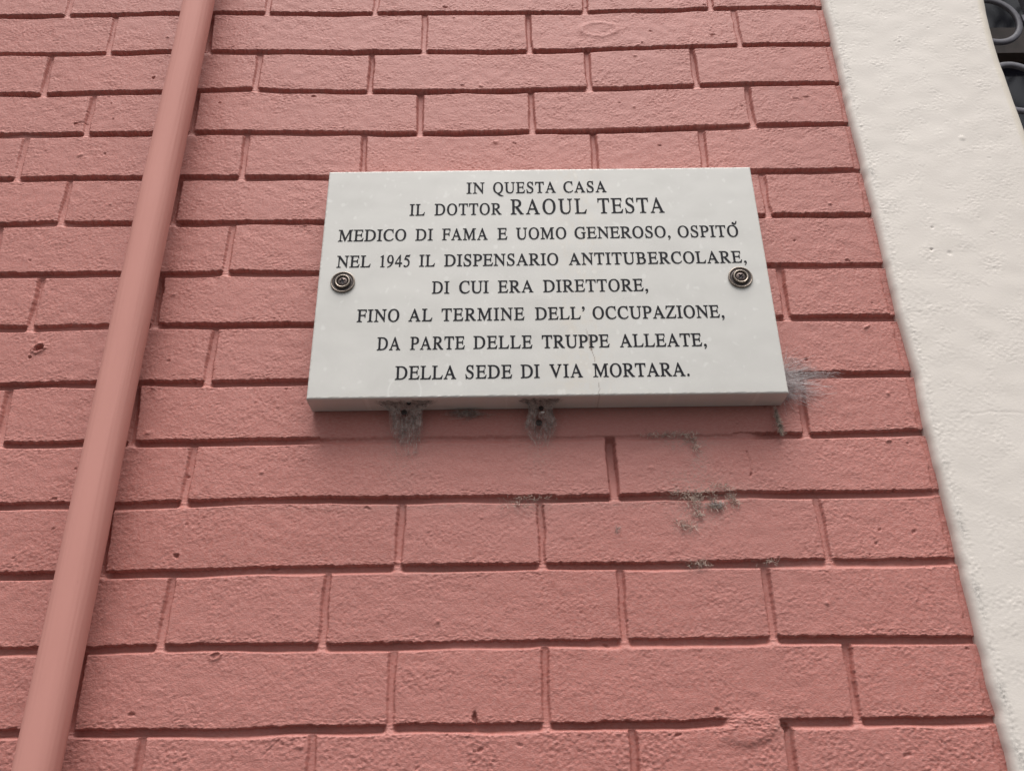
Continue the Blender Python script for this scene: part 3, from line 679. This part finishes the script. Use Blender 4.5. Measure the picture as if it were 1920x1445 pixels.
# ------------------------------------------------------------------ the stone plaque
PX0, PX1, PZ0, PZ1 = -0.2100, 0.2900, 1.9766, 2.2743
PT = 0.0320                                             # front face stands this far off the wall
def build_plaque():
    root = empty('memorial_plaque', (0.04, 0.0, PZ0), 'pale stone plaque with black Italian inscription screwed to the pink bricks', 'plaque')
    r = 0.0020
    a = np.linspace(0, math.pi / 2, 6)
    offs = r * (1 - np.cos(a)); deps = r * (1 - np.sin(a))
    offs = np.concatenate([[0.0, 0.0], offs]); deps = np.concatenate([[PT - 0.0015, 0.016], deps])
    def axis(lo, hi, step):
        mid = np.arange(lo + r, hi - r, step)[1:]
        x = np.concatenate([lo + offs, mid, (hi - offs)[::-1]])
        d = np.concatenate([deps, np.zeros(len(mid)), deps[::-1]])
        return x, d
    x, dx = axis(PX0, PX1, 0.0009)
    z, dz = axis(PZ0, PZ1, 0.0009)
    X, Z = np.meshgrid(x, z)
    D = np.maximum(dx[None, :], dz[:, None])
    n = Noise2(-0.3, 0.4, 1.9, 2.4, 0.002, 0.05, 0.03, 2, 31)
    n2 = Noise2(-0.3, 0.4, 1.9, 2.4, 0.001, 0.004, 0.004, 2, 32)
    edge = np.clip((D > 0) * 1.0, 0, 1)
    Y = -PT + D + 0.00004 * n(X, Z) + edge * 0.00012 * n2(X + 3 * D, Z + 2 * D) * (D < 0.003)
    # brown natural crack, a warm band beside it and old chalk marks
    def seg(ax, az, bx, bz, w0, w1, wob=0.0003):
        ux, uz = bx - ax, bz - az; L2 = ux * ux + uz * uz
        t = ((X - ax) * ux + (Z - az) * uz) / L2
        tc = np.clip(t, 0, 1)
        wv = wob * noise1(Z.ravel(), 0.004, 55).reshape(Z.shape)
        d = np.hypot(X + wv - ax - tc * ux, Z - az - tc * uz)
        return np.clip(1.15 - d / (w0 + (w1 - w0) * tc), 0, 1)
    vein = np.zeros_like(X)
    for s, k in ((seg(0.0835, 2.0550, 0.0868, 2.0400, 0.0004, 0.0012), 0.55), (seg(0.0868, 2.0400, 0.0882, 2.0300, 0.0014, 0.0013), 1.0), (seg(0.0882, 2.0300, 0.0917, 2.0150, 0.0006, 0.0004), 0.75),
                 (seg(0.0917, 2.0150, 0.0940, 2.0040, 0.0004, 0.0003), 0.4), (seg(0.0928, 1.9910, 0.0935, 1.9760, 0.0005, 0.0006, 0.0006), 0.6), (seg(0.060, 1.9885, 0.083, 1.9900, 0.0005, 0.0004, 0.0008), 0.28),
                 (seg(0.0960, 2.0650, 0.0860, 2.0665, 0.0005, 0.0005, 0.0008), 0.25), (seg(0.255, 2.0180, 0.262, 2.0080, 0.0004, 0.0003, 0.0008), 0.12)):
        vein = np.maximum(vein, s * k)
    nw = Noise2(-0.3, 0.4, 1.9, 2.4, 0.0015, 0.016, 0.010, 2, 33)(X, Z)
    nv = Noise2(-0.3, 0.4, 1.9, 2.4, 0.0015, 0.006, 0.014, 2, 34)(X, Z)
    warm = 0.45 * np.exp(-((X - 0.070) / 0.020) ** 2 - ((Z - 2.060) / 0.014) ** 2) * np.clip(0.8 + 0.5 * nw, 0, 1.4)
    warm = np.maximum(warm, 0.33 * np.exp(-((X - 0.066) / 0.026) ** 2 - ((Z - 2.00) / 0.03) ** 2) * np.clip(0.7 + 0.6 * nw, 0, 1.5))
    warm = np.maximum(warm, 0.26 * np.exp(-((X - 0.082) / 0.030) ** 2) * np.clip(0.5 + 0.7 * nv, 0, 1.6))
    warm = np.maximum(warm, 0.18 * sstep((1.986 - Z) / 0.01) * np.clip(0.6 + 0.6 * nw, 0, 1.5))
    warm = np.maximum(warm, 0.20 * sstep((X - PX1 + 0.008) / 0.008) * np.clip(0.4 + 0.7 * nw, 0, 1.5))
    ring = np.exp(-((np.hypot(X + 0.1085, (Z - 1.984) * 0.9) - 0.0170) / 0.0008) ** 2) * (Z < 1.997) * (Z > 1.9785)
    chalk = np.clip(0.45 * ring, 0, 1)
    chalk = np.maximum(chalk, np.clip((nw * 0.6 + nv * 0.6 - 1.35) * 0.5, 0, 0.35))
    V = np.stack([X, Y, Z], -1).reshape(-1, 3)
    o = mesh_np('slab', V, grid_faces(len(z), len(x)), M_STONE, True, {'vein': vein, 'warm': warm, 'chalk': chalk})
    link(o); under(o, root)
    # back face, a separate loop of the same slab closed with one quad would hide against the wall: left open
    for q, (base, cap, words) in enumerate(LINES):
        me = text_mesh(words, base, cap, -PT - 0.00022)
        if q == 1:
            big = text_mesh(BIG[2], BIG[0], BIG[1], -PT - 0.00022, 0.715)
            bm = bmesh.new(); bm.from_mesh(me); bm.from_mesh(big); bm.to_mesh(me); bm.free()
            bpy.data.meshes.remove(big)
        t = bpy.data.objects.new('inscription_line', me)
        link(t); under(t, root)
    # rosette screws
    for cx, cz, rot in ((-0.1823, 2.1184, 0.30), (0.2578, 2.1183, 0.80)):
        s = screw(root, cx, cz, rot)
    return root

def lathe(prof, seg=72):
    """prof: (radius, height) list; axis towards the street (-Y)"""
    prof = np.array(prof); th = np.linspace(0, 2 * math.pi, seg, endpoint=False)
    X = prof[:, 0][:, None] * np.cos(th)[None, :]; Z = prof[:, 0][:, None] * np.sin(th)[None, :]
    Y = -np.broadcast_to(prof[:, 1][:, None], X.shape)
    V = np.stack([X, Y, Z], -1).reshape(-1, 3)
    n = len(prof)
    i = np.arange(n - 1)[:, None] * seg; j = np.arange(seg)[None, :]
    f = np.stack([i + j, i + seg + j, i + seg + (j + 1) % seg, i + (j + 1) % seg], -1).reshape(-1, 4)
    return V, f[:, ::-1]

def screw(root, cx, cz, rot):
    off = np.array([cx, -PT, cz])
    mm = lambda L: [(a * 0.001, b * 0.001) for a, b in L]
    V, f = lathe(mm([(13.2, 0.0), (13.5, 0.5), (13.5, 1.5), (13.3, 2.0), (12.9, 2.35), (12.4, 2.4), (12.0, 2.1), (11.6, 1.55)]))
    rim = mesh_np('mounting_screw', V + off, f, M_RIM)
    link(rim); under(rim, root)
    def sub(name, V, f, m):
        o = mesh_np(name, V + off, f, m); link(o, rim)
    V, f = lathe(mm([(11.7, 1.5), (11.2, 1.3), (10.2, 1.3), (9.4, 1.6), (8.8, 2.3), (8.4, 3.1)]))
    sub('washer_groove', V, f, M_PATINA)
    V, f = lathe(mm([(8.5, 3.0), (8.25, 3.7), (7.9, 4.15), (7.5, 4.3), (7.0, 4.15), (6.6, 3.8), (6.3, 3.4), (6.1, 2.8), (5.95, 2.2)]))
    sub('washer_collar', V, f, M_BRASS)
    # screw head with a cross recess
    nr, nt = 40, 120
    r = np.linspace(0.00001, 0.0058, nr); th = np.linspace(0, 2 * math.pi, nt, endpoint=False)
    Rr, T = np.meshgrid(r, th, indexing='ij')
    U, W = Rr * np.cos(T - rot), Rr * np.sin(T - rot)
    h = 0.0038 - 0.9 * (Rr ** 2) / 0.016 * 0.6
    h = h - 0.0010 * sstep((Rr - 0.0052) / 0.0006)
    arm = np.minimum(np.maximum(np.abs(U) / 0.0033, np.abs(W) / (0.00075 + 0.0004 * (0.0033 - np.abs(U)) / 0.0033)), np.maximum(np.abs(W) / 0.0033, np.abs(U) / (0.00075 + 0.0004 * (0.0033 - np.abs(W)) / 0.0033)))
    cut = sstep((1.12 - arm) / 0.24)
    h = h - 0.0017 * cut * (1 - Rr / 0.0060)
    V = np.stack([Rr * np.cos(T), -h, Rr * np.sin(T)], -1).reshape(-1, 3)
    i = np.arange(nr - 1)[:, None] * nt; j = np.arange(nt)[None, :]
    f = np.stack([i + j, i + (j + 1) % nt, i + nt + (j + 1) % nt, i + nt + j], -1).reshape(-1, 4)
    o = mesh_np('screw_head', V + off, f, [M_SCREW, M_SLOT])
    cf = cut.ravel()[f].mean(1)
    o.data.polygons.foreach_set('material_index', (cf > 0.45).astype(np.int32))
    link(o, rim)
    return rim
build_plaque()

# ------------------------------------------------------------------ iron grille and dark window beyond the surround
def sweep(path, w, d, closed=False):
    """flat bar of radial width w and depth d (along Y) swept along a path in the XZ plane"""
    P = np.array(path); n = len(P)
    if closed: T = np.roll(P, -1, 0) - np.roll(P, 1, 0)
    else: T = np.gradient(P, axis=0)
    T /= np.linalg.norm(T, axis=1)[:, None]
    N = np.stack([-T[:, 1], T[:, 0]], 1)
    b = 0.0012
    sec = [(-w / 2, -d / 2 + b), (-w / 2 + b, -d / 2), (w / 2 - b, -d / 2), (w / 2, -d / 2 + b), (w / 2, d / 2 - b), (w / 2 - b, d / 2), (-w / 2 + b, d / 2), (-w / 2, d / 2 - b)]
    k = len(sec)
    V = np.array([[(P[i, 0] + N[i, 0] * s, yy, P[i, 1] + N[i, 1] * s) for s, yy in sec] for i in range(n)]).reshape(-1, 3)
    m = n if closed else n - 1
    f = [[i * k + j, i * k + (j + 1) % k, ((i + 1) % n) * k + (j + 1) % k, ((i + 1) % n) * k + j] for i in range(m) for j in range(k)]
    return V, np.array(f)

def build_window():
    win = empty('window', (1.3, 0.0, 1.0), 'dark window deep in the recess right of the plaster surround', 'window')
    def box(name, x0, x1, y0, y1, z0, z1, m, parent, bev=0.004):
        bm = bmesh.new(); bmesh.ops.create_cube(bm, size=1)
        for v in bm.verts: v.co = ((x0 + x1) / 2 + v.co.x * (x1 - x0), (y0 + y1) / 2 + v.co.y * (y1 - y0), (z0 + z1) / 2 + v.co.z * (z1 - z0))
        bmesh.ops.bevel(bm, geom=bm.edges[:], offset=bev, segments=2, affect='EDGES')
        me = bpy.data.meshes.new(name); bm.to_mesh(me); bm.free(); me.materials.append(m)
        o = bpy.data.objects.new(name, me); link(o); under(o, parent); return o
    box('pane', 0.70, 2.0, 0.262, 0.268, 1.02, 4.4, M_GLASS, win, 0.001)
    f = MBX()
    for x0, x1, z0, z1 in ((0.60, 0.715, 0.95, 4.45), (1.30, 1.40, 0.95, 4.45), (1.98, 2.05, 0.95, 4.45), (0.716, 1.299, 0.95, 1.03), (1.401, 1.979, 0.95, 1.03), (0.716, 1.299, 2.74, 2.80), (1.401, 1.979, 2.74, 2.80), (0.716, 1.299, 1.90, 1.95), (1.401, 1.979, 1.90, 1.95)):
        f.box(x0, x1, 0.235, 0.285, z0, z1)
    o = f.obj('frame', M_FRAME); link(o); under(o, win)
    box('sill', 0.655, 2.05, -0.015, 0.23, 0.90, 0.948, M_PLASTER, win)

    g = empty('window_grille', (1.3, 0.08, 0.95), 'grey wrought iron grille of rings and upright bars before the window', 'grille')
    gy = 0.085
    bars = [0.7955 + 0.125 * i for i in range(7)]
    for x in bars:
        V, f_ = sweep([(x, 0.952), (x, 2.0), (x, 3.0), (x, 4.3)], 0.013, 0.013)
        V[:, 1] += gy
        o = mesh_np('upright_bar', V, f_, M_IRON, False); link(o); under(o, g)
    th = np.linspace(0, 2 * math.pi, 56, endpoint=False)
    ringz = [2.6455 - 0.1345 * j for j in range(-4, 6)]
    for x in bars[:5]:
        for z in ringz:
            cx = x - 0.0625
            V, f_ = sweep([(cx + 0.0400 * math.cos(t), z + 0.0445 * math.sin(t)) for t in th], 0.0088, 0.006, True)
            V[:, 1] += gy
            o = mesh_np('ring', V, f_, M_IRON, True); link(o); under(o, g)
            for sgn in (-1, 1):
                if sgn == -1 and x == bars[0]: continue
                c = MBX(); c.box(cx + sgn * 0.0500 - 0.0065, cx + sgn * 0.0500 + 0.0065, gy - 0.0055, gy + 0.0055, z - 0.006, z + 0.006)
                q = c.obj('collar', M_IRON); link(q); under(q, o)
    return g

class MBX:
    def __init__(self): self.bm = bmesh.new()
    def box(self, x0, x1, y0, y1, z0, z1):
        r = bmesh.ops.create_cube(self.bm, size=1)
        for v in r['verts']: v.co = ((x0 + x1) / 2 + v.co.x * (x1 - x0), (y0 + y1) / 2 + v.co.y * (y1 - y0), (z0 + z1) / 2 + v.co.z * (z1 - z0))
    def obj(self, name, m):
        me = bpy.data.meshes.new(name); self.bm.to_mesh(me); self.bm.free(); me.materials.append(m)
        return bpy.data.objects.new(name, me)
build_window()

# ------------------------------------------------------------------ webs and dust
def tubes(lines, radius):
    """many thin three-sided threads as one mesh"""
    Vs, Fs, b = [], [], 0
    for L, r in zip(lines, np.broadcast_to(radius, len(lines))):
        L = np.asarray(L); n = len(L)
        T = np.gradient(L, axis=0); T /= np.linalg.norm(T, axis=1)[:, None] + 1e-9
        A = np.cross(T, np.array([0.31, 0.92, 0.22])); A /= np.linalg.norm(A, axis=1)[:, None] + 1e-9
        B = np.cross(T, A)
        ring = [L + r * (A * math.cos(q) + B * math.sin(q)) for q in (0, 2.0944, 4.1888)]
        Vs.append(np.stack(ring, 1).reshape(-1, 3))
        i = np.arange(n - 1)[:, None] * 3; j = np.arange(3)[None, :]
        Fs.append((b + np.stack([i + j, i + (j + 1) % 3, i + 3 + (j + 1) % 3, i + 3 + j], -1)).reshape(-1, 4))
        b += 3 * n
    return np.concatenate(Vs), np.concatenate(Fs)

def specks(points, size, rg):
    V = []; F = []
    for p, s in zip(points, np.broadcast_to(size, len(points))):
        q = rg.normal(0, 1, (4, 3)); q /= np.linalg.norm(q, axis=1)[:, None]
        b = len(V) * 4
        V.append(np.asarray(p) + q * s)
        F += [[b, b + 1, b + 2, b + 2], [b, b + 3, b + 1, b + 1], [b + 1, b + 3, b + 2, b + 2], [b + 2, b + 3, b, b]]
    return np.concatenate(V), np.array(F)

def join_geo(parts):
    V, F, b = [], [], 0
    for v, f in parts:
        V.append(v); F.append(f + b); b += len(v)
    return np.concatenate(V), np.concatenate(F)

def tri_mesh(name, V, F, m):
    me = bpy.data.meshes.new(name)
    me.from_pydata([tuple(map(float, v)) for v in V], [], [[int(a) for a in dict.fromkeys(f)] for f in F])
    me.materials.append(m)
    return bpy.data.objects.new(name, me)

def funnel_web(label, cx, half, ytop, zlow, holes, seed, count, parent_group):
    """half(v): half width along the sheet, v = 0 under the slab to 1 low on the wall"""
    rg = np.random.default_rng(seed)
    P0 = np.array([ytop, PZ0 - 0.0004]); P1 = np.array([ytop * 0.36, PZ0 - 0.004]); P2 = np.array([-0.0015, zlow])
    def S(u, v, lift=0.0):
        q = (1 - v) ** 2 * P0 + 2 * v * (1 - v) * P1 + v * v * P2
        bulge = 0.0035 * (1 - u * u) * math.sin(math.pi * min(1, v))
        return np.array([cx + u * half(v) - 0.06 * (zlow - q[1]) * 0, q[0] + bulge * 0.7 - lift, q[1] + bulge * 0.5])
    lines, rad = [], []
    tries = 0
    while len(lines) < count and tries < count * 4:
        tries += 1
        v = rg.beta(1.0, 1.35); u = rg.uniform(-1, 1)
        if rg.random() < max(0, (v - 0.55) / 0.55) + 0.25 * abs(u) ** 3: continue
        ang = rg.normal(math.pi / 2, 0.75) if rg.random() < 0.65 else rg.uniform(0, math.pi)
        L = rg.uniform(0.10, 0.30)
        fz = rg.uniform(-0.003, 0.006) * max(0, 1 - v / 0.3)
        pts = []
        for s in np.linspace(-0.5, 0.5, 7):
            vv = min(1.0, max(0.0, v + s * L * math.sin(ang) + rg.normal(0, 0.008)))
            uu = max(-1.12, min(1.12, u + s * L * 1.6 * math.cos(ang) + rg.normal(0, 0.03)))
            pts.append(S(uu, vv, rg.normal(0, 0.0004)) + np.array([0, fz, 0]))
        ok = True
        for hx, hz, hr in holes:
            if any(((p[0] - hx) / hr) ** 2 + ((p[2] - hz) / hr) ** 2 < 1 for p in pts): ok = False
        if not ok: continue
        lines.append(pts); rad.append(rg.uniform(0.00006, 0.00016))
    for sgn in (-1, 1):                                  # the rolled edges of the sheet
        for _ in range(14):
            v0, v1 = rg.uniform(0, 0.3), rg.uniform(0.35, 0.7)
            k0, k1 = rg.uniform(0.75, 1.2), rg.uniform(0.6, 1.15)
            lines.append([S(sgn * (k0 + (k1 - k0) * v + 0.04 * math.sin(9 * v + k0 * 30)), v) for v in np.linspace(v0, v1, 9)]); rad.append(0.00012)
    g1 = tubes(lines, rad)
    pts = []
    while len(pts) < count * 0.55:
        v = rg.beta(1.1, 1.6); u = rg.normal(0, 0.55)
        if abs(u) > 1.1: continue
        p = S(u, v, 0.0003)
        if any(((p[0] - hx) / hr) ** 2 + ((p[2] - hz) / hr) ** 2 < 0.8 for hx, hz, hr in holes): continue
        pts.append(p)
    g2 = specks(pts, rg.uniform(0.0002, 0.0006, len(pts)), rg)
    V, F = join_geo([g1, g2])
    o = tri_mesh('spider_web', V, F, M_WEB)
    link(o, None, label, 'spider web', parent_group)
    for hx, hz, hr in holes:                             # a dark cup added in each hole, its shade put into the colour
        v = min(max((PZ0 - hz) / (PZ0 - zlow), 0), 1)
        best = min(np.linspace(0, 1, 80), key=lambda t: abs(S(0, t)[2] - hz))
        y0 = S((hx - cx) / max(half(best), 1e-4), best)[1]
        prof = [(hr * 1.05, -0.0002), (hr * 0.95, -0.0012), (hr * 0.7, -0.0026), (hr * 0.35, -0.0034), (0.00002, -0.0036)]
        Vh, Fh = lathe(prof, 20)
        h = mesh_np('hole_shade_cup', Vh + np.array([hx, y0, hz]), Fh, M_WEBDARK)
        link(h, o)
    return o

funnel_web('wide dusty grey web with one tunnel mouth under the left part of the plaque', -0.1080, lambda v: 0.0295 - 0.0125 * sstep(v / 0.35) - 0.004 * v, -0.0260, 1.9250,
           [(-0.1105, 1.9690, 0.0031), (-0.1050, 1.9755, 0.0022)], 3, 700, 'funnel webs under the plaque')
funnel_web('narrow dusty web with a white speck and two holes below the plaque middle', 0.0330, lambda v: 0.0215 - 0.0100 * sstep(v / 0.28) + 0.0045 * sstep((v - 0.4) / 0.25) - 0.007 * sstep((v - 0.72) / 0.28), -0.0260, 1.9320,
           [(0.0335, 1.9715, 0.0026), (0.0310, 1.9580, 0.0034)], 4, 700, 'funnel webs under the plaque')

def pupa():
    V, f = lathe([(0.00001, 0.0), (0.0007, 0.0006), (0.0011, 0.0018), (0.0011, 0.0030), (0.0007, 0.0042), (0.00001, 0.0048)], 14)
    V = V @ np.array(Matrix.Rotation(math.radians(80), 3, 'Z') @ Matrix.Rotation(math.radians(25), 3, 'Y')).T
    o = mesh_np('insect_cocoon', V + np.array([0.0325, -0.0105, 1.9678]), f, simple_mat('cocoon_white', (0.62, 0.60, 0.57), 0.8, 0, 0.15, 600))
    link(o, None, 'tiny white cocoon stuck in the web beneath the plaque middle', 'cocoon')
pupa()

def small_web():
    rg = np.random.default_rng(21)
    lines = []
    for _ in range(90):
        x = -0.0470 + rg.normal(0, 0.007); z = PZ0 - 0.001 - abs(rg.normal(0, 0.0035))
        y = -0.0035 - rg.uniform(0, 0.004)
        lines.append([(x + rg.normal(0, 0.0015) * k, y + 0.0008 * k, z - 0.0008 * k * rg.uniform(0.2, 1.4)) for k in range(6)])
    V, F = join_geo([tubes(lines, 0.00010), specks([l[3] for l in lines[:50]], 0.00035, rg)])
    link(tri_mesh('spider_web', V, F, M_WEB), None, 'small wisp of dusty web in the gap behind the plaque underside', 'spider web')
small_web()

def corner_web():
    rg = np.random.default_rng(8)
    lines, rad = [], []
    for _ in range(520):
        a = np.array([PX1 + 0.0004, -rg.uniform(0.001, 0.026), 1.982 + rg.beta(1.6, 2.2) * 0.048])
        far = abs(rg.normal(0, 0.020)) + 0.003
        b = np.array([PX1 + far, -0.0008 - 0.002 * rg.random(), a[2] + rg.normal(0.004, 0.011) - 0.25 * far * (rg.random() < 0.4)])
        if rg.random() < 0.3: a = np.array([PX1 + rg.uniform(0, 0.03), -0.001, rg.uniform(1.985, 2.035)]); b = a + np.array([rg.uniform(0.006, 0.022), 0, rg.normal(0, 0.003)])
        sag = rg.uniform(0, 0.003)
        lines.append([a + (b - a) * t - np.array([0, 0, sag * math.sin(math.pi * t)]) for t in np.linspace(0, 1, 8)]); rad.append(rg.uniform(0.00005, 0.00012))
    for _ in range(60):                                  # a few long strays along the bed joint
        x = PX1 + rg.uniform(0.005, 0.05); z = 2.0135 + rg.normal(0, 0.003)
        lines.append([np.array([x + t * 0.025, 0.001 - 0.002 * rg.random(), z + 0.003 * t * rg.normal()]) for t in np.linspace(0, 1, 5)]); rad.append(0.00006)
    V, F = join_geo([tubes(lines, rad), specks([l[5] for l in lines[:160]], 0.00028, rg)])
    link(tri_mesh('spider_web', V, F, M_WEBPALE), None, 'pale stringy web stretched from the plaque right side to the bricks', 'spider web')
corner_web()

def dangling_clump():
    rg = np.random.default_rng(17)
    lines, rad, pts = [], [], []
    top = np.array([0.2815, -0.0050, 1.9755]); bot = np.array([0.2850, -0.0055, 1.9405])
    for _ in range(60):
        w = 0.0008 + 0.0012 * rg.random()
        t0, t1 = sorted(rg.uniform(0, 1, 2)); t1 = min(1, t1 + 0.15)
        lines.append([top + (bot - top) * t + np.array([rg.normal(0, w), rg.normal(0, w * 0.8), rg.normal(0, 0.0006)]) for t in np.linspace(t0, t1, 9)]); rad.append(rg.uniform(0.00008, 0.0002))
    for _ in range(520):
        t = rg.beta(3.2, 1.6); w = 0.0007 + 0.0027 * t * (1.1 - 0.4 * t)
        pts.append(top + (bot - top) * t + np.array([rg.normal(0, w) * 0.8, rg.normal(0, w * 0.6), rg.normal(0, 0.001)]))
    V, F = join_geo([tubes(lines, rad), specks(pts, rg.uniform(0.0003, 0.0008, len(pts)), rg)])
    link(tri_mesh('dust_strand', V, F, M_DUST), None, 'lumpy grey dust strand hanging below the plaque lower right corner', 'dust strand')
dangling_clump()

def dust_clump(label, blobs, seed, mat=None):
    """fluffy tangle lying on the bricks; blobs: (x, z, rx, rz, threads)"""
    rg = np.random.default_rng(seed)
    lines, rad, pts = [], [], []
    for cx, cz, rx, rz, n in blobs:
        for _ in range(n):
            p = np.array([cx + rg.normal(0, rx * 0.55), -0.0012 - abs(rg.normal(0, 0.0012)), cz + rg.normal(0, rz * 0.55)])
            d = rg.normal(0, 1, 3) * np.array([1, 0.35, 0.8]); d /= np.linalg.norm(d)
            L = [p]
            for _k in range(6):
                d = d + rg.normal(0, 0.45, 3) * np.array([1, 0.5, 1]); d /= np.linalg.norm(d)
                q = L[-1] + d * rg.uniform(0.0005, 0.0011); q[1] = min(q[1], -0.0004); L.append(q)
            lines.append(L); rad.append(rg.uniform(0.00008, 0.00022))
            if rg.random() < 0.5: pts.append(L[3])
    V, F = join_geo([tubes(lines, rad), specks(pts, rg.uniform(0.0002, 0.0006, len(pts)), rg)])
    o = tri_mesh('dust_clump', V, F, mat or M_DUST)
    link(o, None, label, 'dust clump', 'dust clumps on the bricks below the plaque')

dust_clump('biggest grey fluffy dust clump straddling the joint below the plaque right half', [(0.186, 1.8775, 0.024, 0.006, 130), (0.187, 1.8720, 0.006, 0.008, 80), (0.209, 1.8660, 0.010, 0.003, 110), (0.206, 1.8690, 0.006, 0.003, 30), (0.224, 1.8750, 0.005, 0.007, 55), (0.213, 1.8870, 0.008, 0.003, 40), (0.2280, 1.8690, 0.004, 0.004, 24)], 31)
dust_clump('small whitish fluff wisp just right of the biggest dust clump', [(0.2085, 1.8675, 0.0075, 0.0016, 60)], 38, M_WEBPALE)
dust_clump('dark crumbly dust line in the shaded joint just under the plaque', [(0.172, 1.9450, 0.020, 0.0025, 90), (0.190, 1.9400, 0.005, 0.005, 45), (0.194, 1.9300, 0.003, 0.005, 26), (0.150, 1.9440, 0.014, 0.0015, 30)], 32)
dust_clump('scattered pale dust tufts on the brick beneath the biggest clump', [(0.187, 1.8590, 0.006, 0.004, 40), (0.172, 1.8480, 0.009, 0.004, 42), (0.180, 1.8450, 0.006, 0.003, 26)], 33)
dust_clump('thin grey dust trail in the joint below the narrow web', [(0.018, 1.8765, 0.022, 0.0022, 46), (0.006, 1.8700, 0.014, 0.0030, 26)], 34)
dust_clump('lowest grey dust tuft wedged in a joint under the other clumps', [(0.183, 1.8075, 0.012, 0.0022, 50)], 35)
dust_clump('faint low dust tuft in the same joint as the lowest one, farther right', [(0.252, 1.8085, 0.010, 0.0018, 24)], 37)
dust_clump('single tiny dust burr on the brick below the plaque centre right', [(0.1065, 1.8435, 0.0016, 0.0018, 12)], 36, M_WEB)

# ------------------------------------------------------------------ street
def build_ground():
    s = 120.0
    o = mesh_np('ground', np.array([[-s, -s, 0], [s, -s, 0], [s, s, 0], [-s, s, 0]]), np.array([[0, 1, 2, 3]]), M_GROUND, False)
    link(o, None, None, None, None, 'structure')
build_ground()
